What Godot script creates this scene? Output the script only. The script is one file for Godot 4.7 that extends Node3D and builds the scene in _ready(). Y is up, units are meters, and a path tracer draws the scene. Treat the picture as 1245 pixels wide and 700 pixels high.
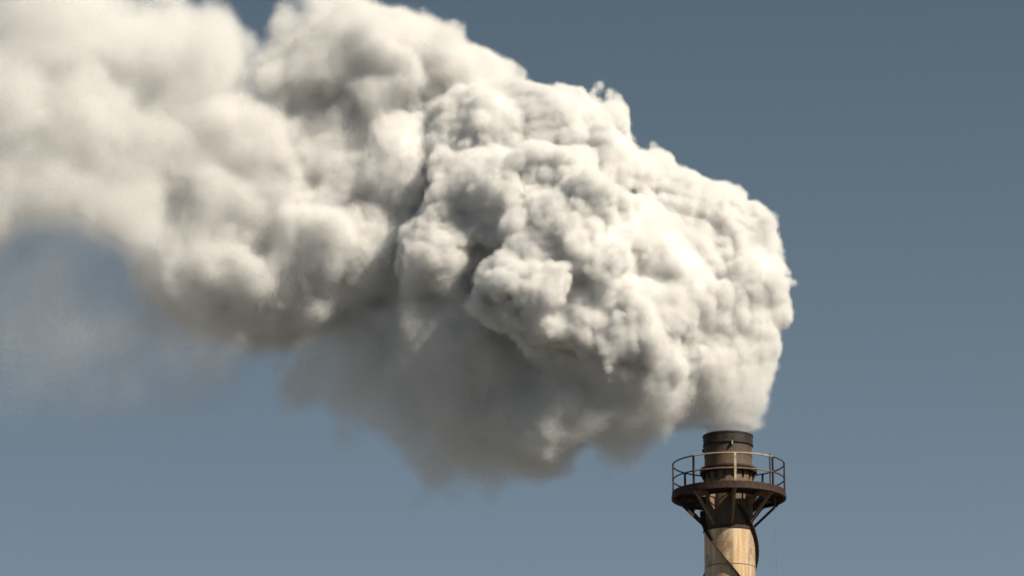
extends Node3D

const SMOKE := Color(0.958, 0.955, 0.945)        # what the droplets scatter
const MOUTH_Y := 29.85           # height of the stack's mouth above the ground

# The plume as overlapping billows: centre relative to the mouth (m), radius (m), edge softness (m), density (per m).
const BILLOWS := [
	[0.02, 0.03, 0.00, 0.50, 0.20, 1.30],
	[0.06, 0.40, 0.00, 0.58, 0.22, 1.50],
	[0.12, 0.97, 0.00, 0.75, 0.22, 2.00],
	[0.19, 1.80, 0.00, 1.00, 0.20, 3.00],
	[0.16, 3.21, -0.10, 1.43, 0.15, 6.00],
	[0.14, 4.69, -0.20, 1.74, 0.12, 8.00],
	[-0.19, 6.33, -0.40, 1.75, 0.12, 8.00],
	[-1.08, 6.68, -0.60, 1.87, 0.12, 8.00],
	[-1.37, 6.95, -0.50, 1.47, 0.12, 8.00],
	[-1.84, 3.81, 0.50, 2.06, 0.12, 8.00],
	[-3.46, 5.35, 1.00, 2.40, 0.12, 8.00],
	[-4.00, 9.23, -0.80, 1.80, 0.12, 8.00],
	[-5.13, 10.44, -1.20, 1.98, 0.12, 8.00],
	[-7.77, 10.68, -1.20, 1.95, 0.13, 7.00],
	[-6.52, 7.53, 0.30, 2.42, 0.12, 8.00],
	[-8.16, 7.89, 0.30, 1.86, 0.14, 7.00],
	[-10.02, 6.22, 1.00, 1.01, 0.16, 6.00],
	[-9.39, 7.09, 0.80, 1.07, 0.16, 6.00],
	[-7.48, 4.15, 3.00, 0.93, 0.12, 8.00],
	[-6.27, 3.62, 3.10, 1.20, 0.12, 8.00],
	[-6.40, 5.55, 1.80, 1.11, 0.12, 8.00],
	[-4.21, 3.21, 2.50, 1.54, 0.12, 8.00],
	[-2.67, 2.51, 1.40, 1.22, 0.15, 6.00],
	[-1.26, 1.83, 0.70, 1.11, 0.20, 5.00],
	[-5.15, 5.99, 1.80, 2.22, 0.12, 8.00],
	[-11.27, 6.88, -2.10, 1.95, 0.20, 5.00],
	[-13.55, 6.87, -2.50, 2.59, 0.29, 3.60],
	[-15.84, 6.24, -2.60, 2.76, 0.37, 2.80],
	[-17.86, 5.76, -2.80, 2.41, 0.55, 2.00],
	[-11.00, 9.73, -3.00, 2.55, 0.24, 4.50],
	[-13.63, 9.77, -3.50, 3.06, 0.34, 3.00],
	[-11.34, 13.42, -3.60, 2.82, 0.28, 3.40],
	[-13.69, 14.04, -3.60, 2.59, 0.40, 2.20],
	[-9.07, 12.80, -3.60, 1.94, 0.25, 3.40],
	[-16.70, 10.19, -3.50, 3.27, 0.55, 1.60],
	[-19.20, 10.99, -3.50, 3.21, 0.85, 1.10],
	[-19.51, 13.78, -3.00, 3.07, 0.85, 1.10],
	[-22.24, 11.93, -3.00, 3.50, 0.90, 1.00],
	[-23.83, 15.08, -3.20, 3.67, 0.95, 1.00],
	[-25.37, 11.49, -2.60, 3.63, 0.95, 0.90],
	[-27.92, 13.64, -3.50, 4.11, 0.95, 0.90],
	[-25.98, 8.46, -1.60, 2.72, 0.95, 0.75],
	[-23.43, 9.06, -1.60, 2.44, 0.95, 0.80],
	[-20.83, 8.46, -1.60, 2.35, 0.90, 0.85],
	[-25.09, 6.33, -3.00, 1.50, 1.10, 0.50],
	[-19.65, 6.44, -3.40, 2.08, 0.75, 1.20],
	[-20.04, 4.79, -3.40, 1.90, 0.84, 0.60],
	[-18.31, 4.50, -3.40, 1.50, 0.70, 1.00],
	[-23.45, 4.69, -3.00, 4.31, 1.90, 0.09],
	[-20.84, 3.80, -3.00, 2.87, 1.70, 0.20],
	[-18.39, 3.21, -3.00, 2.29, 1.50, 0.25],
	[-1.87, 0.44, 0.20, 0.83, 0.40, 1.60],
	[-2.71, -0.01, 0.40, 0.78, 0.45, 1.30],
	[-3.36, 0.54, 0.70, 1.38, 0.38, 2.40],
	[-5.15, 0.74, 0.50, 2.05, 0.42, 1.70],
	[-6.81, 0.50, -0.80, 2.13, 0.45, 1.60],
	[-8.77, 0.93, -0.90, 2.30, 0.52, 1.50],
	[-10.75, 1.60, -1.50, 2.09, 0.60, 1.20],
	[-12.62, 2.41, -2.20, 1.70, 0.70, 1.30],
	[-14.20, 2.76, -2.40, 1.37, 0.75, 1.00],
	[-9.05, 3.10, -0.10, 2.24, 0.45, 1.70],
	[-6.25, 2.36, 0.30, 1.73, 0.45, 1.70],
	[-7.65, 4.21, -0.80, 1.86, 0.45, 2.20],
	[-8.80, 5.99, -1.80, 1.60, 0.40, 2.40],
	[-4.04, 1.80, 0.80, 1.33, 0.40, 2.20],
	[-11.64, 4.03, -2.20, 1.77, 0.50, 1.90],
	[-9.91, 0.04, -2.00, 1.69, 0.84, 0.50],
	[-12.05, 1.44, -2.40, 1.70, 0.84, 0.40],
	[-7.65, -0.87, -1.20, 1.29, 0.84, 0.50],
]

var rng := RandomNumberGenerator.new()


func _ready() -> void:
	rng.seed = 20417
	make_camera()
	make_sky()
	make_ground()
	make_stack()
	make_plume()


func make_camera() -> void:
	var c := Camera3D.new()
	c.name = "camera"
	c.fov = 9.024
	c.near = 0.5
	c.far = 6000.0
	c.position = Vector3(-7.297, 1.7, 120.0)
	c.rotation_degrees = Vector3(15.529, 0, 0)
	add_child(c)
	var lens := CameraAttributesPhysical.new()      # a long lens, a little soft at this distance
	lens.frustum_focal_length = 152.07
	lens.frustum_near = 0.5
	lens.frustum_far = 6000.0
	lens.exposure_aperture = 6.0
	lens.frustum_focus_distance = 62.0
	c.attributes = lens
	c.current = true


func make_sky() -> void:
	var m := ProceduralSkyMaterial.new()
	m.sky_top_color = Color(0.026, 0.053, 0.083).linear_to_srgb()
	m.sky_horizon_color = Color(0.385, 0.495, 0.605).linear_to_srgb()
	m.sky_curve = 0.15
	m.ground_bottom_color = Color(0.055, 0.053, 0.048).linear_to_srgb()
	m.ground_horizon_color = Color(0.3, 0.33, 0.36).linear_to_srgb()
	m.sun_angle_max = 1.0
	var sky := Sky.new()
	sky.sky_material = m
	var e := Environment.new()
	e.background_mode = Environment.BG_SKY
	e.sky = sky
	e.tonemap_mode = Environment.TONE_MAPPER_LINEAR
	e.background_energy_multiplier = 0.75
	e.tonemap_exposure = 1.36
	e.sdfgi_enabled = true
	e.ssao_enabled = true
	e.ssil_enabled = true
	var w := WorldEnvironment.new()
	w.name = "environment"
	w.environment = e
	add_child(w)
	var s := DirectionalLight3D.new()
	s.name = "sun"
	s.light_color = Color(1.0, 0.955, 0.88)
	s.light_energy = 1.6
	s.light_angular_distance = 0.5
	s.shadow_enabled = true
	s.rotation_degrees = Vector3(-41, 53, 0)
	add_child(s)


func make_ground() -> void:
	var p := PlaneMesh.new()
	p.size = Vector2(5000, 5000)
	var m := StandardMaterial3D.new()
	m.albedo_color = Color(0.09, 0.087, 0.077).linear_to_srgb()
	m.roughness = 0.95
	var g := MeshInstance3D.new()
	g.name = "ground"
	g.mesh = p
	g.material_override = m
	g.set_meta("kind", "structure")
	add_child(g, true)


# ---------------------------------------------------------------- the stack

const BARREL := 0.80             # radius of the upper barrel
const SHAFT := 0.85              # radius of the shaft below the collar
const DECK := 1.90               # outer radius of the platform
const DECK_Y := -2.04            # all heights here are relative to the mouth
const COLLAR_Y := -3.30
const FIRST := 0.06              # bearing of the first post and bracket, from the front to the right (radians)


func bearing(a: float, r: float, y: float) -> Vector3:
	return Vector3(sin(a) * r, y, cos(a) * r)


func begin() -> SurfaceTool:
	var st := SurfaceTool.new()
	st.begin(Mesh.PRIMITIVE_TRIANGLES)
	return st


func part(called: String, st: SurfaceTool, m: Material, parent: Node3D) -> MeshInstance3D:
	var o := MeshInstance3D.new()
	o.name = called
	o.mesh = st.commit()
	o.material_override = m
	parent.add_child(o, true)
	return o


# Turns a profile of (radius, height) points round the axis; u runs round, v down by v_per_m.
func lathe(st: SurfaceTool, profile: Array, segs: int, from := 0.0, to := TAU, u_times := 1.0, v_per_m := 0.2) -> void:
	for i in profile.size() - 1:
		var p: Vector2 = profile[i]
		var q: Vector2 = profile[i + 1]
		var along := q - p
		var n2 := Vector2(-along.y, along.x).normalized()
		for k in segs:
			var a0 := lerpf(from, to, float(k) / segs)
			var a1 := lerpf(from, to, float(k + 1) / segs)
			var quad := [[a0, p], [a1, p], [a1, q], [a0, p], [a1, q], [a0, q]]
			for c in quad:
				var a: float = c[0]
				var r: Vector2 = c[1]
				st.set_normal(Vector3(sin(a) * n2.x, n2.y, cos(a) * n2.x))
				st.set_uv(Vector2(a / TAU * u_times, -r.y * v_per_m))
				st.add_vertex(bearing(a, r.x, r.y))


# A closed bar with square ends along a path, w wide and h high (round if sides > 4).
func sweep(st: SurfaceTool, path: PackedVector3Array, w: float, h: float, sides := 8, up := Vector3.UP, closed := false) -> void:
	var rings := []
	var n := path.size()
	for i in n:
		var d: Vector3
		if closed:
			d = path[(i + 1) % n] - path[(i + n - 1) % n]
		else:
			d = path[mini(i + 1, n - 1)] - path[maxi(i - 1, 0)]
		d = d.normalized()
		var side := d.cross(up)
		side = side.normalized() if side.length() > 1e-3 else d.cross(Vector3.RIGHT).normalized()
		var top := side.cross(d).normalized()
		var ring := PackedVector3Array()
		for k in sides:
			var a := TAU * (k + 0.5) / sides
			var s := 1.0 / cos(PI / sides) if sides == 4 else 1.0
			ring.append(path[i] + side * cos(a) * s * w * 0.5 + top * sin(a) * s * h * 0.5)
		rings.append(ring)
	st.set_smooth_group(-1 if sides <= 4 else 1)
	var last := n if closed else n - 1
	for i in last:
		var a: PackedVector3Array = rings[i]
		var b: PackedVector3Array = rings[(i + 1) % n]
		for k in sides:
			var l := (k + 1) % sides
			for v in [a[k], b[l], b[k], a[k], a[l], b[l]]:
				st.add_vertex(v)
	if not closed:
		st.set_smooth_group(-1)
		var e0: PackedVector3Array = rings[0]
		var e1: PackedVector3Array = rings[n - 1]
		for k in range(1, sides - 1):
			for v in [e0[0], e0[k + 1], e0[k], e1[0], e1[k], e1[k + 1]]:
				st.add_vertex(v)


func bar(called: String, a: Vector3, b: Vector3, w: float, h: float, m: Material, parent: Node3D, sides := 8, up := Vector3.UP) -> MeshInstance3D:
	var st := begin()
	sweep(st, PackedVector3Array([a, b]), w, h, sides, up)
	st.generate_normals()
	return part(called, st, m, parent)


func arc(a0: float, a1: float, r: float, y: float, n: int) -> PackedVector3Array:
	var p := PackedVector3Array()
	for i in n + 1:
		p.append(bearing(lerpf(a0, a1, float(i) / n), r, y))
	return p


func noise(seed_: int, f: float, octaves := 4) -> FastNoiseLite:
	var n := FastNoiseLite.new()
	n.seed = seed_
	n.noise_type = FastNoiseLite.TYPE_SIMPLEX_SMOOTH
	n.frequency = f
	n.fractal_octaves = octaves
	return n


# Paint, soot and rust on the barrel: u runs round it, v down 5 m.
func weathered(seed_: int, upper: bool) -> ImageTexture:
	var wide := 512
	var high := 512
	var im := Image.create(wide, high, false, Image.FORMAT_RGB8)
	var patch := noise(seed_, 1.3, 5)
	var streak := noise(seed_ + 1, 5.0, 4)
	var grain := noise(seed_ + 2, 9.0, 3)
	for x in wide:
		var a := TAU * x / wide
		for y in high:
			var down := 5.0 * y / high
			var ring := Vector3(sin(a), 0, cos(a))
			var s := streak.get_noise_3d(ring.x * 1.1, down * 0.07, ring.z * 1.1)
			var p := patch.get_noise_3d(ring.x, down, ring.z)
			var g := grain.get_noise_3d(ring.x, down, ring.z)
			var c: Color
			if upper:
				var soot := smoothstep(1.35, 0.2, down + 0.5 * s + 0.25 * p)
				c = Color(0.17, 0.115, 0.06).lerp(Color(0.085, 0.064, 0.048), clampf(0.5 + 1.6 * s, 0, 1))
				c = c.lerp(Color(0.2, 0.075, 0.03), smoothstep(0.22, 0.42, p + 0.3 * g) * 0.8)
				c = c.lerp(Color(0.03, 0.026, 0.024), soot * 0.85)
				c = c.lerp(Color(0.06, 0.04, 0.03), smoothstep(1.9, 2.6, down) * 0.7)
			else:
				c = Color(0.58, 0.42, 0.25).lerp(Color(0.50, 0.36, 0.26), smoothstep(-0.2, 0.35, p))
				c = c.lerp(Color(0.44, 0.28, 0.13), smoothstep(-0.2, 0.4, s) * 0.65)
				c = c.lerp(Color(0.24, 0.12, 0.055), smoothstep(0.25, 0.6, s + 0.3 * g) * 0.35)
				c = c.lerp(Color(0.68, 0.57, 0.42), smoothstep(0.0, 0.5, -s) * 0.6)
				c = c.lerp(Color(0.26, 0.13, 0.06), smoothstep(0.2, 0.5, p + 0.4 * g) * 0.65)
			c *= 1.0 + 0.16 * g
			im.set_pixel(x, y, c.linear_to_srgb())
	return ImageTexture.create_from_image(im)


func steel(c: Color, rough: float) -> StandardMaterial3D:
	var m := StandardMaterial3D.new()
	m.albedo_color = Color.WHITE
	m.roughness = rough
	m.metallic_specular = 0.35
	var t := NoiseTexture2D.new()
	t.width = 128
	t.height = 128
	t.seamless = true
	t.noise = noise(int(c.r * 1000) + 3, 0.03, 4)
	var ramp := Gradient.new()
	ramp.set_color(0, (c * 0.5).linear_to_srgb())
	ramp.set_color(1, (c * 1.5).linear_to_srgb())
	ramp.add_point(0.5, c.linear_to_srgb())
	t.color_ramp = ramp
	m.albedo_texture = t
	m.uv1_triplanar = true
	m.uv1_scale = Vector3(1.3, 1.3, 1.3)
	return m


func make_stack() -> void:
	var stack := Node3D.new()
	stack.name = "chimney_stack"
	stack.set_meta("label", "rusty brown and cream steel chimney stack with round platform, under the smoke")
	stack.set_meta("category", "chimney")
	add_child(stack)
	var top := MOUTH_Y

	var sooty := StandardMaterial3D.new()
	sooty.albedo_texture = weathered(11, true)
	sooty.roughness = 0.62
	sooty.metallic_specular = 0.4
	var cream := StandardMaterial3D.new()
	cream.albedo_texture = weathered(31, false)
	cream.roughness = 0.42
	cream.metallic = 0.3
	var black := steel(Color(0.028, 0.021, 0.017), 0.6)
	var brown := steel(Color(0.042, 0.024, 0.018), 0.7)
	var dark := steel(Color(0.035, 0.03, 0.03), 0.6)
	var pale := steel(Color(0.38, 0.3, 0.2), 0.5)
	var tan_ := steel(Color(0.2, 0.13, 0.085), 0.65)

	# shaft and barrel, raised to the mouth's height
	var body := Node3D.new()
	body.name = "flue"
	body.position.y = top
	stack.add_child(body)
	var st := begin()
	lathe(st, [Vector2(SHAFT, COLLAR_Y), Vector2(SHAFT, -top)], 72)
	part("shaft", st, cream, body)
	st = begin()
	lathe(st, [Vector2(BARREL - 0.03, -4.0), Vector2(BARREL - 0.03, -0.02), Vector2(BARREL, -0.02), Vector2(BARREL, COLLAR_Y)], 72)
	part("barrel", st, sooty, body)
	st = begin()      # the rolled lip round the mouth
	lathe(st, [Vector2(0.78, -0.3), Vector2(0.78, 0.0), Vector2(0.79, 0.012), Vector2(0.842, 0.012), Vector2(0.855, 0.0), Vector2(0.855, -0.05), Vector2(0.838, -0.06), Vector2(0.838, -0.31), Vector2(0.85, -0.32), Vector2(0.85, -0.36), Vector2(0.84, -0.37), Vector2(0.795, -0.38)], 72)
	part("lip", st, black, body)
	st = begin()
	lathe(st, [Vector2(0.79, -0.68), Vector2(0.815, -0.69), Vector2(0.815, -0.73), Vector2(0.79, -0.74)], 72)
	part("stiffening_ring", st, sooty, body)
	st = begin()      # flange joint above the platform: two plates a little apart
	lathe(st, [Vector2(0.79, -1.13), Vector2(0.95, -1.135), Vector2(0.96, -1.145), Vector2(0.96, -1.2), Vector2(0.95, -1.21), Vector2(0.79, -1.215)], 72)
	lathe(st, [Vector2(0.79, -1.235), Vector2(0.95, -1.235), Vector2(0.965, -1.245), Vector2(0.965, -1.3), Vector2(0.95, -1.31), Vector2(0.79, -1.31)], 72)
	part("flange", st, brown, body)
	for k in 16:
		var a := TAU * (k + 0.5) / 16
		st = begin()
		var q := [bearing(a, 0.795, -1.31), bearing(a, 0.93, -1.31), bearing(a, 0.93, -1.36), bearing(a, 0.795, -1.62)]
		var across := bearing(a + PI / 2, 0.008, 0)
		slab(st, q, across)
		st.generate_normals()
		part("flange_gusset", st, brown, body)
	for k in 24:
		var a := TAU * k / 24
		bar("bolt", bearing(a, 0.885, -1.345), bearing(a, 0.885, -1.1), 0.035, 0.035, dark, body, 6)
	for k in 3:      # lifting lugs
		var a: float = [0.1, 2.2, 4.3][k]
		st = begin()
		slab(st, [bearing(a, 0.838, -0.34), bearing(a, 0.93, -0.37), bearing(a, 0.93, -0.47), bearing(a, 0.80, -0.52)], bearing(a + PI / 2, 0.02, 0))
		st.generate_normals()
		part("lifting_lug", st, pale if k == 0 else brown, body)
	st = begin()
	lathe(st, [Vector2(0.79, COLLAR_Y + 0.1), Vector2(0.872, COLLAR_Y + 0.09), Vector2(0.882, COLLAR_Y + 0.08), Vector2(0.882, COLLAR_Y + 0.0), Vector2(0.872, COLLAR_Y - 0.01), Vector2(0.84, COLLAR_Y - 0.01)], 72)
	part("collar", st, brown, body)
	for y in [-4.52, -7.5, -10.5, -13.5, -16.5, -19.5, -22.5, -25.5, -28.5]:
		st = begin()
		lathe(st, [Vector2(0.84, y + 0.02), Vector2(0.857, y + 0.012), Vector2(0.857, y - 0.012), Vector2(0.84, y - 0.02)], 72)
		part("weld_seam", st, tan_, body)

	# three helical strakes
	for k in 3:
		st = begin()
		st.set_smooth_group(-1)
		var r0 := SHAFT - 0.02
		var r1 := SHAFT + 0.13
		var steps := 150
		var y_top := -2.55
		var y_low := -16.0
		for i in steps:
			var ya := lerpf(y_top, y_low, float(i) / steps)
			var yb := lerpf(y_top, y_low, float(i + 1) / steps)
			var aa := strake_bearing(k, ya)
			var ab := strake_bearing(k, yb)
			var th := 0.022
			var ia := r0 if ya < COLLAR_Y else BARREL - 0.02
			var ib := r0 if yb < COLLAR_Y else BARREL - 0.02
			var c := [bearing(aa, ia, ya + th), bearing(aa, r1, ya + th), bearing(aa, r1, ya - th), bearing(aa, ia, ya - th)]
			var d := [bearing(ab, ib, yb + th), bearing(ab, r1, yb + th), bearing(ab, r1, yb - th), bearing(ab, ib, yb - th)]
			for j in 4:
				var l := (j + 1) % 4
				for v in [c[j], d[l], d[j], c[j], c[l], d[l]]:
					st.add_vertex(v)
			if i == 0:
				for v in [c[0], c[2], c[1], c[0], c[3], c[2]]:
					st.add_vertex(v)
		st.generate_normals()
		part("strake", st, brown, body)

	make_platform(stack, brown, dark, pale, tan_, black)

	# a thin cable hanging from the platform, clear of the shaft
	st = begin()
	var line := PackedVector3Array()
	for i in 14:
		var f := i / 13.0
		line.append(Vector3(1.52 + 0.05 * sin(f * 3.0), top + DECK_Y - 0.1 - f * 22.0, 0.35 + 0.06 * f))
	sweep(st, line, 0.014, 0.014, 6, Vector3.RIGHT)
	st.generate_normals()
	part("cable", st, steel(Color(0.2, 0.2, 0.21), 0.5), stack)


func strake_bearing(k: int, y: float) -> float:
	return deg_to_rad(-62.0 + 120.0 * k) + (COLLAR_Y - 0.05 - y) / 7.4 * TAU


func slab(st: SurfaceTool, q: Array, half: Vector3) -> void:
	st.set_smooth_group(-1)
	for s in [1.0, -1.0]:
		var o: Vector3 = half * s
		for i in range(1, q.size() - 1):
			var t := [q[0] + o, q[i] + o, q[i + 1] + o]
			if s < 0:
				t.reverse()
			for v in t:
				st.add_vertex(v)
	for i in q.size():
		var a: Vector3 = q[i]
		var b: Vector3 = q[(i + 1) % q.size()]
		for v in [a + half, a - half, b - half, a + half, b - half, b + half]:
			st.add_vertex(v)


func make_platform(stack: Node3D, brown: Material, dark: Material, pale: Material, tan_: Material, black: Material) -> void:
	var p := Node3D.new()
	p.name = "platform"
	p.position.y = MOUTH_Y + DECK_Y
	stack.add_child(p)
	var inner := 1.06
	for k in 8:
		var a0 := FIRST + TAU * k / 8 + 0.004
		var a1 := FIRST + TAU * (k + 1) / 8 - 0.004
		var st := begin()
		lathe(st, [Vector2(inner, 0.0), Vector2(inner, -0.05)], 8, a0, a1)
		lathe(st, [Vector2(inner, -0.05), Vector2(DECK - 0.012, -0.05), Vector2(DECK - 0.012, 0.0), Vector2(inner, 0.0)], 8, a0, a1)
		part("deck_plate", st, black, p)
		st = begin()      # toe board and rim channel of that bay
		lathe(st, [Vector2(DECK, 0.1), Vector2(DECK + 0.012, 0.1), Vector2(DECK + 0.012, -0.02), Vector2(DECK + 0.03, -0.03), Vector2(DECK + 0.03, -0.14), Vector2(DECK - 0.08, -0.14), Vector2(DECK - 0.08, -0.128), Vector2(DECK, -0.12), Vector2(DECK, 0.1)], 10, a0 - 0.004, a1 + 0.004)
		part("toe_board", st, brown, p)
		st = begin()      # inner ring under the plates
		lathe(st, [Vector2(inner + 0.02, -0.05), Vector2(inner + 0.02, -0.15), Vector2(inner + 0.07, -0.15), Vector2(inner + 0.07, -0.05)], 8, a0 - 0.004, a1 + 0.004)
		part("inner_ring", st, dark, p)
	var low := COLLAR_Y - DECK_Y + 0.16
	for k in 8:
		var a := FIRST + TAU * k / 8
		# bracket: a beam under the deck, a strut down to the shaft and a gusset between them
		var st := begin()
		sweep(st, PackedVector3Array([bearing(a, BARREL - 0.02, -0.12), bearing(a, DECK - 0.03, -0.12)]), 0.09, 0.13, 4)
		sweep(st, PackedVector3Array([bearing(a, DECK - 0.12, -0.16), bearing(a, BARREL + 0.0, low)]), 0.07, 0.085, 4)
		slab(st, [bearing(a, BARREL - 0.01, -0.19), bearing(a, BARREL + 0.42, -0.19), bearing(a, BARREL - 0.01, -0.62)], bearing(a + PI / 2, 0.007, 0))
		slab(st, [bearing(a, DECK - 0.5, -0.19), bearing(a, DECK - 0.1, -0.19), bearing(a, DECK - 0.36, -0.42)], bearing(a + PI / 2, 0.007, 0))
		st.generate_normals()
		var mesh := st.commit()
		var o := MeshInstance3D.new()
		o.name = "bracket"
		o.mesh = mesh
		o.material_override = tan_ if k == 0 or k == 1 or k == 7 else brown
		p.add_child(o, true)
	for k in 8:
		var a := FIRST + TAU * k / 8
		if k == 2:
			a -= 0.22
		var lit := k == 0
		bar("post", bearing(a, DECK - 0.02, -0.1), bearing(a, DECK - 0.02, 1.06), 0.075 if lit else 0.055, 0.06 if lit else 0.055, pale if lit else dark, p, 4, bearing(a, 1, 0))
	# the gate post beside the ladder opening
	bar("post", bearing(FIRST + PI / 4 - 0.08, DECK - 0.02, -0.1), bearing(FIRST + PI / 4 - 0.08, DECK - 0.02, 1.12), 0.05, 0.05, dark, p, 4)
	for k in 8:
		var a0 := FIRST + TAU * k / 8
		var a1 := FIRST + TAU * (k + 1) / 8
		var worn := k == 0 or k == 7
		for y in [1.05, 0.53]:
			var st := begin()
			sweep(st, arc(a0, a1, DECK - 0.02, y, 10), 0.048, 0.048, 8)
			st.generate_normals()
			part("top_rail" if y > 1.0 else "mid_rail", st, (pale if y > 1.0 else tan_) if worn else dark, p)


# ---------------------------------------------------------------- the plume

const LOW := Vector3(-27.0, -2.6, -9.5)      # corner of the field, relative to the mouth
const SIZE := Vector3(31.0, 20.0, 15.0)
const COARSE := 0.25
const FINE := 0.085
const BLEND := 3.8

var nx: int
var ny: int
var nz: int
var base := PackedFloat32Array()
var softness := PackedFloat32Array()
var sigma := PackedFloat32Array()
var bumps: Array[FastNoiseLite] = []
var curl: FastNoiseLite
var warp: FastNoiseLite


func cellular(seed_: int, cell: float) -> FastNoiseLite:
	var n := FastNoiseLite.new()
	n.seed = seed_
	n.noise_type = FastNoiseLite.TYPE_CELLULAR
	n.frequency = 1.0 / cell
	n.fractal_type = FastNoiseLite.FRACTAL_NONE
	n.cellular_distance_function = FastNoiseLite.DISTANCE_EUCLIDEAN_SQUARED
	n.cellular_return_type = FastNoiseLite.RETURN_DISTANCE
	n.cellular_jitter = 1.0
	n.domain_warp_enabled = true
	n.domain_warp_type = FastNoiseLite.DOMAIN_WARP_SIMPLEX
	n.domain_warp_fractal_type = FastNoiseLite.DOMAIN_WARP_FRACTAL_NONE
	n.domain_warp_frequency = 0.7 / cell
	n.domain_warp_amplitude = 0.35 * cell
	return n


func make_field() -> void:
	nx = int(SIZE.x / COARSE) + 1
	ny = int(SIZE.y / COARSE) + 1
	nz = int(SIZE.z / COARSE) + 1
	var n := nx * ny * nz
	base.resize(n)
	softness.resize(n)
	sigma.resize(n)
	# smaller billows bud from the flanks of the larger ones
	var billows := BILLOWS.duplicate()
	var dice := RandomNumberGenerator.new()
	dice.seed = 78
	for b in BILLOWS:
		var buds: int = 9 if b[4] < 0.2 else (5 if b[4] < 0.5 else 0)
		if b[3] < 1.0:
			buds = 3
		for i in buds:
			var to := Vector3(dice.randfn(), dice.randfn(), dice.randfn() + 0.3).normalized()
			var r: float = b[3] * dice.randf_range(0.26, 0.46)
			var o: Vector3 = Vector3(b[0], b[1], b[2]) + to * (b[3] - r * dice.randf_range(0.6, 1.0))
			billows.append([o.x, o.y, o.z, r, b[4], b[5]])
	for b in billows:
		var c := Vector3(b[0], b[1], b[2]) - LOW
		var r: float = b[3]
		var so: float = b[4]
		var si: float = b[5]
		var reach := r + 1.6 + so
		var x0 := maxi(0, int((c.x - reach) / COARSE))
		var x1 := mini(nx - 1, int((c.x + reach) / COARSE) + 1)
		var y0 := maxi(0, int((c.y - reach) / COARSE))
		var y1 := mini(ny - 1, int((c.y + reach) / COARSE) + 1)
		var z0 := maxi(0, int((c.z - reach) / COARSE))
		var z1 := mini(nz - 1, int((c.z + reach) / COARSE) + 1)
		for x in range(x0, x1 + 1):
			for y in range(y0, y1 + 1):
				var at := (x * ny + y) * nz
				for z in range(z0, z1 + 1):
					var d := Vector3(x * COARSE, y * COARSE, z * COARSE).distance_to(c) - r
					if d < reach - r:
						var w := exp(-BLEND * d)
						base[at + z] += w
						softness[at + z] += w * so
						sigma[at + z] += w * si
	for i in n:
		var w := base[i]
		if w > 1e-4:
			base[i] = -log(w) / BLEND
			softness[i] /= w
			sigma[i] /= w
		else:
			base[i] = 9.0
			softness[i] = 0.5
			sigma[i] = 0.1
	var cells := [2.3, 1.15, 0.55, 0.3]
	for k in 4:
		bumps.append(cellular(71 + k, cells[k]))
	curl = FastNoiseLite.new()
	curl.seed = 5
	curl.noise_type = FastNoiseLite.TYPE_SIMPLEX_SMOOTH
	curl.frequency = 0.45
	curl.fractal_octaves = 5
	curl.fractal_gain = 0.6
	warp = FastNoiseLite.new()
	warp.seed = 19
	warp.noise_type = FastNoiseLite.TYPE_SIMPLEX_SMOOTH
	warp.frequency = 0.3
	warp.fractal_octaves = 2


# Softness and density, read between the nodes of the coarse grid.
func manner(p: Vector3) -> Vector2:
	var q := p / COARSE
	var x := clampi(int(q.x), 0, nx - 2)
	var y := clampi(int(q.y), 0, ny - 2)
	var z := clampi(int(q.z), 0, nz - 2)
	var i := (x * ny + y) * nz + z
	var j := i + ny * nz
	var gx := q.x - x
	var gy := q.y - y
	var gz := q.z - z
	var k := i + nz
	var l := j + nz
	var s := lerpf(lerpf(lerpf(softness[i], softness[i + 1], gz), lerpf(softness[k], softness[k + 1], gz), gy), lerpf(lerpf(softness[j], softness[j + 1], gz), lerpf(softness[l], softness[l + 1], gz), gy), gx)
	var d := lerpf(lerpf(lerpf(sigma[i], sigma[i + 1], gz), lerpf(sigma[k], sigma[k + 1], gz), gy), lerpf(lerpf(sigma[j], sigma[j + 1], gz), lerpf(sigma[l], sigma[l + 1], gz), gy), gx)
	return Vector2(s, d)


func base_at(p: Vector3) -> float:
	var q := p / COARSE
	var x := int(q.x)
	var y := int(q.y)
	var z := int(q.z)
	if x < 0 or y < 0 or z < 0 or x >= nx - 1 or y >= ny - 1 or z >= nz - 1:
		return 9.0
	var i := (x * ny + y) * nz + z
	var j := i + ny * nz
	var fx := q.x - x
	var fy := q.y - y
	var fz := q.z - z
	var a := lerpf(lerpf(base[i], base[i + 1], fz), lerpf(base[i + nz], base[i + nz + 1], fz), fy)
	var b := lerpf(lerpf(base[j], base[j + 1], fz), lerpf(base[j + nz], base[j + nz + 1], fz), fy)
	return lerpf(a, b, fx)


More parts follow.
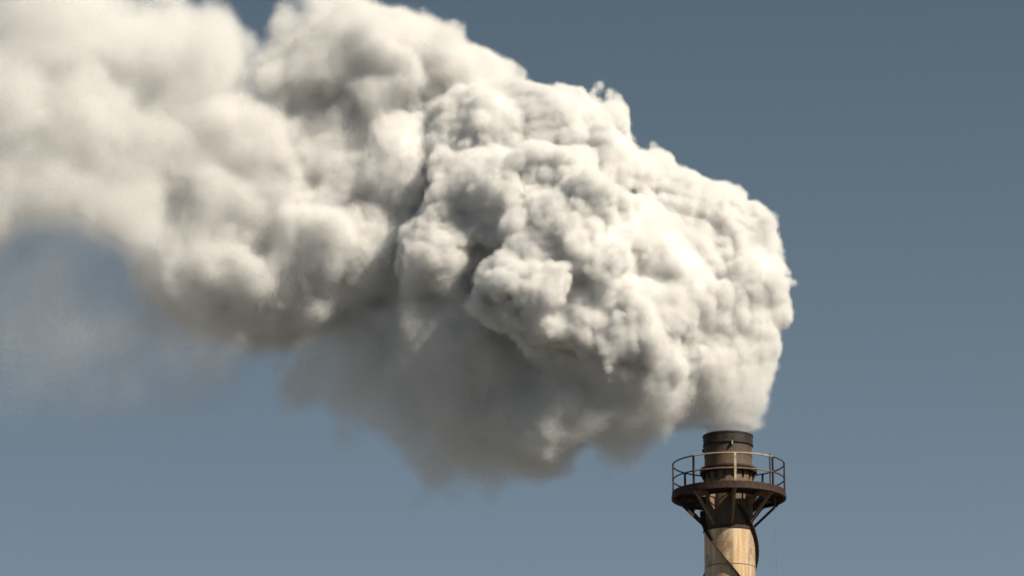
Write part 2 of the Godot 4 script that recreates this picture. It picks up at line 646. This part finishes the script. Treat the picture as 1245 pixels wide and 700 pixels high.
# Signed distance to the billowed surface (below zero inside); p relative to LOW, so the softness there.
func billowed(p: Vector3, so: float) -> float:
	var t := clampf((so - 0.1) / 0.7, 0.0, 1.0)
	var far := smoothstep(0.75, 1.3, so)
	var near := smoothstep(0.6, 4.5, (p + LOW).length())      # the jet leaves the mouth smoothly
	var w := Vector3(warp.get_noise_3dv(p), warp.get_noise_3dv(p + Vector3(57, 0, 0)), warp.get_noise_3dv(p + Vector3(0, 0, 83))) * lerpf(0.75, 1.1, t) * near
	var d := base_at(p + w)
	var amp := lerpf(1.0, 0.3, t) * lerpf(0.35, 1.0, near) * (1.0 - 0.7 * far)
	d -= amp * 0.62 * (0.28 - (bumps[0].get_noise_3dv(p) + 1.0))
	var vary := clampf(0.5 + 1.1 * curl.get_noise_3dv(p * 0.55 + Vector3(31, 7, 3)), 0.1, 1.0)
	d -= amp * lerpf(0.28, 0.66, vary) * (0.28 - (bumps[1].get_noise_3dv(p) + 1.0))
	if t < 0.7:
		d -= amp * lerpf(0.42, 0.24, vary) * (0.28 - (bumps[2].get_noise_3dv(p) + 1.0))
		if t < 0.4:
			d -= lerpf(0.22, 0.12, vary) * (0.28 - (bumps[3].get_noise_3dv(p) + 1.0))
	if t > 0.05:
		d += t * 1.25 * (1.0 - 0.6 * far) * curl.get_noise_3dv(p)
	return d


# The smoke itself is a cloud of tiny flat droplets. They come in packets: a packet's droplets thin out towards its rim
# (a tent along each axis), so that packets on a lattice add up to a density that varies smoothly from node to node.
# Four kinds of packet: crisp billows, softer smoke, haze, and coarse ones for what lies deep inside or on the far side.
const KIND_NAMES := ["smoke_edge", "thin_smoke", "haze", "inner_smoke"]
const KIND_EVERY := [1, 2, 5, 4]                  # lattice spacing in fine cells
const KIND_EDGE := [0.009, 0.0085, 0.0052, 0.05]  # droplet size
const KIND_MOST := [7.0, 4.0, 1.0, 7.0]           # density of the fullest packet
const LEVELS := 13
const LEVEL_STEP := 1.42

var slabs := []                  # per slab of fine cells: [field for the dense part, nodes and levels of the packets]
var fx: int
var fy: int
var fz: int


# The opaque heart begins where the smoke has become too dense to see into; thin smoke has none.
func depth_of_core(si: float) -> float:
	return 2.2 / si + 0.1 + 2.0 * maxf(0.0, 4.0 - si) ** 2


func make_slab(x: int) -> void:
	var dice := RandomNumberGenerator.new()
	dice.seed = 900 + x * 7
	var core := PackedFloat32Array()
	core.resize(fy * fz)
	core.fill(1.0)
	var packets: Array[PackedVector3Array] = []
	for k in 4 * LEVELS:
		packets.append(PackedVector3Array())
	var cx := mini(int((x + 0.5) * FINE / COARSE), nx - 1)
	var two := x % 2 == 0
	var five := x % 5 == 0
	var four := x % 4 == 0
	for y in fy:
		var cy := mini(int((y + 0.5) * FINE / COARSE), ny - 1)
		var crow := (cx * ny + cy) * nz
		for z in fz:
			var ci := crow + int((z + 0.5) * FINE / COARSE)
			var b0 := base[ci]
			if b0 > 2.2:
				continue
			var so := softness[ci]
			var si := sigma[ci]
			var t := clampf((so - 0.1) / 0.7, 0.0, 1.0)
			if b0 > 1.1 + 0.9 * t:
				continue
			var off := depth_of_core(si)
			if b0 < -off - 1.6 - 0.6 * t:
				core[y * fz + z] = -1.0
				continue
			var on_four := four and y % 4 == 0 and z % 4 == 0
			var on_two := two and y % 2 == 0 and z % 2 == 0
			var on_five := five and y % 5 == 0 and z % 5 == 0
			if si < 2.4 and so > 0.34 and not (on_two or on_five or on_four):
				continue
			var p := Vector3((x + 0.5) * FINE, (y + 0.5) * FINE, (z + 0.5) * FINE)
			var from_axis := Vector2(p.x + LOW.x, p.z + LOW.z).length()
			if p.y + LOW.y < 0.09 and from_axis < 2.2 and (from_axis > 0.7 or p.y + LOW.y < -0.8):
				continue      # nothing spills over the lip
			var look := manner(p)
			so = look.x
			si = look.y
			off = depth_of_core(si)
			var d := billowed(p, so)
			core[y * fz + z] = d + off
			if d > 0.12 or d < -off - 0.3:
				continue
			var rho := si * smoothstep(0.0, 1.0, (0.08 - d) / (1.35 * so))
			var kind := 0 if so < 0.28 else (1 if so < 1.0 else 2)
			if kind < 2 and base_at(p + Vector3(-0.1, -0.35, 1.4)) < -1.0 / maxf(1.0, si * 0.5) - 0.4:
				kind = 3
			if (kind == 1 and not on_two) or (kind == 2 and not on_five) or (kind == 3 and not on_four):
				continue
			var f := log(KIND_MOST[kind] / maxf(rho, 1e-6)) / log(LEVEL_STEP)
			var level := maxi(0, int(f) + (1 if dice.randf() < f - int(f) else 0))
			if level < LEVELS:
				packets[kind * LEVELS + level].append(p + LOW)
	slabs[x] = [core, packets]


func make_plume() -> void:
	var t0 := Time.get_ticks_msec()
	make_field()
	fx = int(SIZE.x / FINE)
	fy = int(SIZE.y / FINE)
	fz = int(SIZE.z / FINE)
	slabs.resize(fx)
	var job := WorkerThreadPool.add_group_task(make_slab, fx, -1, true)
	WorkerThreadPool.wait_for_group_task_completion(job)
	var core := PackedFloat32Array()
	var places: Array[PackedVector3Array] = []
	for k in 4 * LEVELS:
		places.append(PackedVector3Array())
	for x in fx:
		core.append_array(slabs[x][0])
		for k in 4 * LEVELS:
			places[k].append_array(slabs[x][1][k])
	var m := StandardMaterial3D.new()
	m.albedo_color = SMOKE.linear_to_srgb()
	m.roughness = 1.0
	m.specular_mode = BaseMaterial3D.SPECULAR_DISABLED
	m.cull_mode = BaseMaterial3D.CULL_DISABLED
	m.backlight_enabled = true
	m.backlight = Color(1, 1, 1)
	var solid: StandardMaterial3D = m.duplicate()
	solid.backlight_enabled = false
	var plume := Node3D.new()
	plume.name = "smoke_plume"
	plume.position = Vector3(0, MOUTH_Y + 0.15, 0)
	plume.set_meta("label", "dense white smoke billowing from the stack mouth and drifting left")
	plume.set_meta("category", "smoke")
	plume.set_meta("kind", "stuff")
	add_child(plume)
	var c := MeshInstance3D.new()
	c.name = "dense_smoke"
	c.mesh = surface(core)
	c.material_override = solid
	c.set_meta("kind", "stuff")
	plume.add_child(c, true)
	var counts := [0, 0, 0, 0]
	var facets := [0, 0, 0, 0]
	for k in 4:
		for l in LEVELS:
			var n := places[k * LEVELS + l].size()
			if n == 0:
				continue
			counts[k] += n
			var mesh := packet(k, l)
			facets[k] += n * mesh.surface_get_array_len(0) / 3
			scatter(plume, KIND_NAMES[k], places[k * LEVELS + l], mesh, m)
	print("plume ", Time.get_ticks_msec() - t0, " ms, packets ", counts, " droplets ", facets)


func packet(k: int, level: int) -> ArrayMesh:
	var h: float = KIND_EVERY[k] * FINE
	var edge: float = KIND_EDGE[k]
	var rho: float = KIND_MOST[k] / pow(LEVEL_STEP, level)
	var many := maxi(1, int(round(2.0 * rho * h * h * h / (0.433 * edge * edge))))
	var r := edge / 1.732
	var at := PackedVector3Array()
	var normal := PackedVector3Array()
	for i in many:
		var o := Vector3(rng.randf() - rng.randf(), rng.randf() - rng.randf(), rng.randf() - rng.randf()) * h
		var u := Vector3(rng.randfn(), rng.randfn(), rng.randfn()).normalized()
		var v := u.cross(Vector3(rng.randfn(), rng.randfn(), rng.randfn())).normalized()
		var n := v.cross(u)
		for j in 3:
			var e := u * cos(j * TAU / 3) + v * sin(j * TAU / 3)
			at.append(o + e * r)
			normal.append((n + e * 0.4).normalized())      # slightly rounded
	var arrays := []
	arrays.resize(Mesh.ARRAY_MAX)
	arrays[Mesh.ARRAY_VERTEX] = at
	arrays[Mesh.ARRAY_NORMAL] = normal
	var mesh := ArrayMesh.new()
	mesh.add_surface_from_arrays(Mesh.PRIMITIVE_TRIANGLES, arrays)
	return mesh


func scatter(parent: Node3D, called: String, places: PackedVector3Array, mesh: Mesh, m: Material) -> void:
	var turns: Array[Basis] = []      # the 24 ways to lay a cube
	for a in 4:
		for b in 6:
			var q := Basis(Vector3.UP, b * PI / 2) if b < 4 else Basis(Vector3.RIGHT, PI / 2 + (b - 4) * PI)
			turns.append(q * Basis(Vector3.BACK if b < 4 else Vector3.UP, a * PI / 2))
	var buffer := PackedFloat32Array()
	buffer.resize(places.size() * 12)
	for i in places.size():
		var q := turns[rng.randi() % 24]
		var p := places[i]
		var at := i * 12
		for r in 3:
			buffer[at + r * 4] = q.x[r]
			buffer[at + r * 4 + 1] = q.y[r]
			buffer[at + r * 4 + 2] = q.z[r]
			buffer[at + r * 4 + 3] = p[r]
	var mm := MultiMesh.new()
	mm.transform_format = MultiMesh.TRANSFORM_3D
	mm.mesh = mesh
	mm.instance_count = places.size()
	mm.buffer = buffer
	var o := MultiMeshInstance3D.new()
	o.name = called
	o.multimesh = mm
	o.material_override = m
	o.set_meta("kind", "stuff")
	parent.add_child(o, true)


# Surface nets: one vertex in each cell that the surface crosses, one quad round each crossed edge.
func surface(f: PackedFloat32Array) -> ArrayMesh:
	var vertex := PackedVector3Array()
	var index := PackedInt32Array()
	var where := PackedInt32Array()
	where.resize(f.size())
	where.fill(-1)
	var sx := fy * fz
	var sy := fz
	var corner := [0, 1, sy, sy + 1, sx, sx + 1, sx + sy, sx + sy + 1]
	var place := [Vector3(0, 0, 0), Vector3(0, 0, 1), Vector3(0, 1, 0), Vector3(0, 1, 1), Vector3(1, 0, 0), Vector3(1, 0, 1), Vector3(1, 1, 0), Vector3(1, 1, 1)]
	var edges := [0, 1, 0, 2, 0, 4, 1, 3, 1, 5, 2, 3, 2, 6, 3, 7, 4, 5, 4, 6, 5, 7, 6, 7]
	for x in fx - 1:
		for y in fy - 1:
			var row := (x * fy + y) * fz
			for z in fz - 1:
				var i := row + z
				var s := f[i] < 0.0
				if (f[i + 1] < 0.0) == s and (f[i + sy] < 0.0) == s and (f[i + sx] < 0.0) == s and (f[i + sy + 1] < 0.0) == s and (f[i + sx + 1] < 0.0) == s and (f[i + sx + sy] < 0.0) == s and (f[i + sx + sy + 1] < 0.0) == s:
					continue
				var sum := Vector3.ZERO
				var n := 0
				for e in 12:
					var a: int = edges[e * 2]
					var b: int = edges[e * 2 + 1]
					var fa := f[i + corner[a]]
					var fb := f[i + corner[b]]
					if (fa < 0.0) != (fb < 0.0):
						sum += (place[a] as Vector3).lerp(place[b], fa / (fa - fb))
						n += 1
				where[i] = vertex.size()
				vertex.append(LOW + (Vector3(x + 0.5, y + 0.5, z + 0.5) + sum / n) * FINE)
	var step := [sx, sy, 1]
	for x in range(1, fx - 1):
		for y in range(1, fy - 1):
			var row := (x * fy + y) * fz
			for z in range(1, fz - 1):
				var i := row + z
				if where[i] < 0:
					continue
				var s := f[i] < 0.0
				for k in 3:
					if (f[i + step[k]] < 0.0) == s:
						continue
					var u: int = step[(k + 1) % 3]
					var v: int = step[(k + 2) % 3]
					var a := where[i]
					var b := where[i - u]
					var c := where[i - u - v]
					var d := where[i - v]
					if mini(mini(a, b), mini(c, d)) < 0:
						continue
					if s:
						index.append_array([a, c, b, a, d, c])
					else:
						index.append_array([a, b, c, a, c, d])
	print("core vertices ", vertex.size(), " triangles ", index.size() / 3)
	var arrays := []
	arrays.resize(Mesh.ARRAY_MAX)
	arrays[Mesh.ARRAY_VERTEX] = vertex
	arrays[Mesh.ARRAY_INDEX] = index
	var raw := ArrayMesh.new()
	raw.add_surface_from_arrays(Mesh.PRIMITIVE_TRIANGLES, arrays)
	var st := SurfaceTool.new()
	st.create_from(raw, 0)
	st.generate_normals()
	return st.commit()
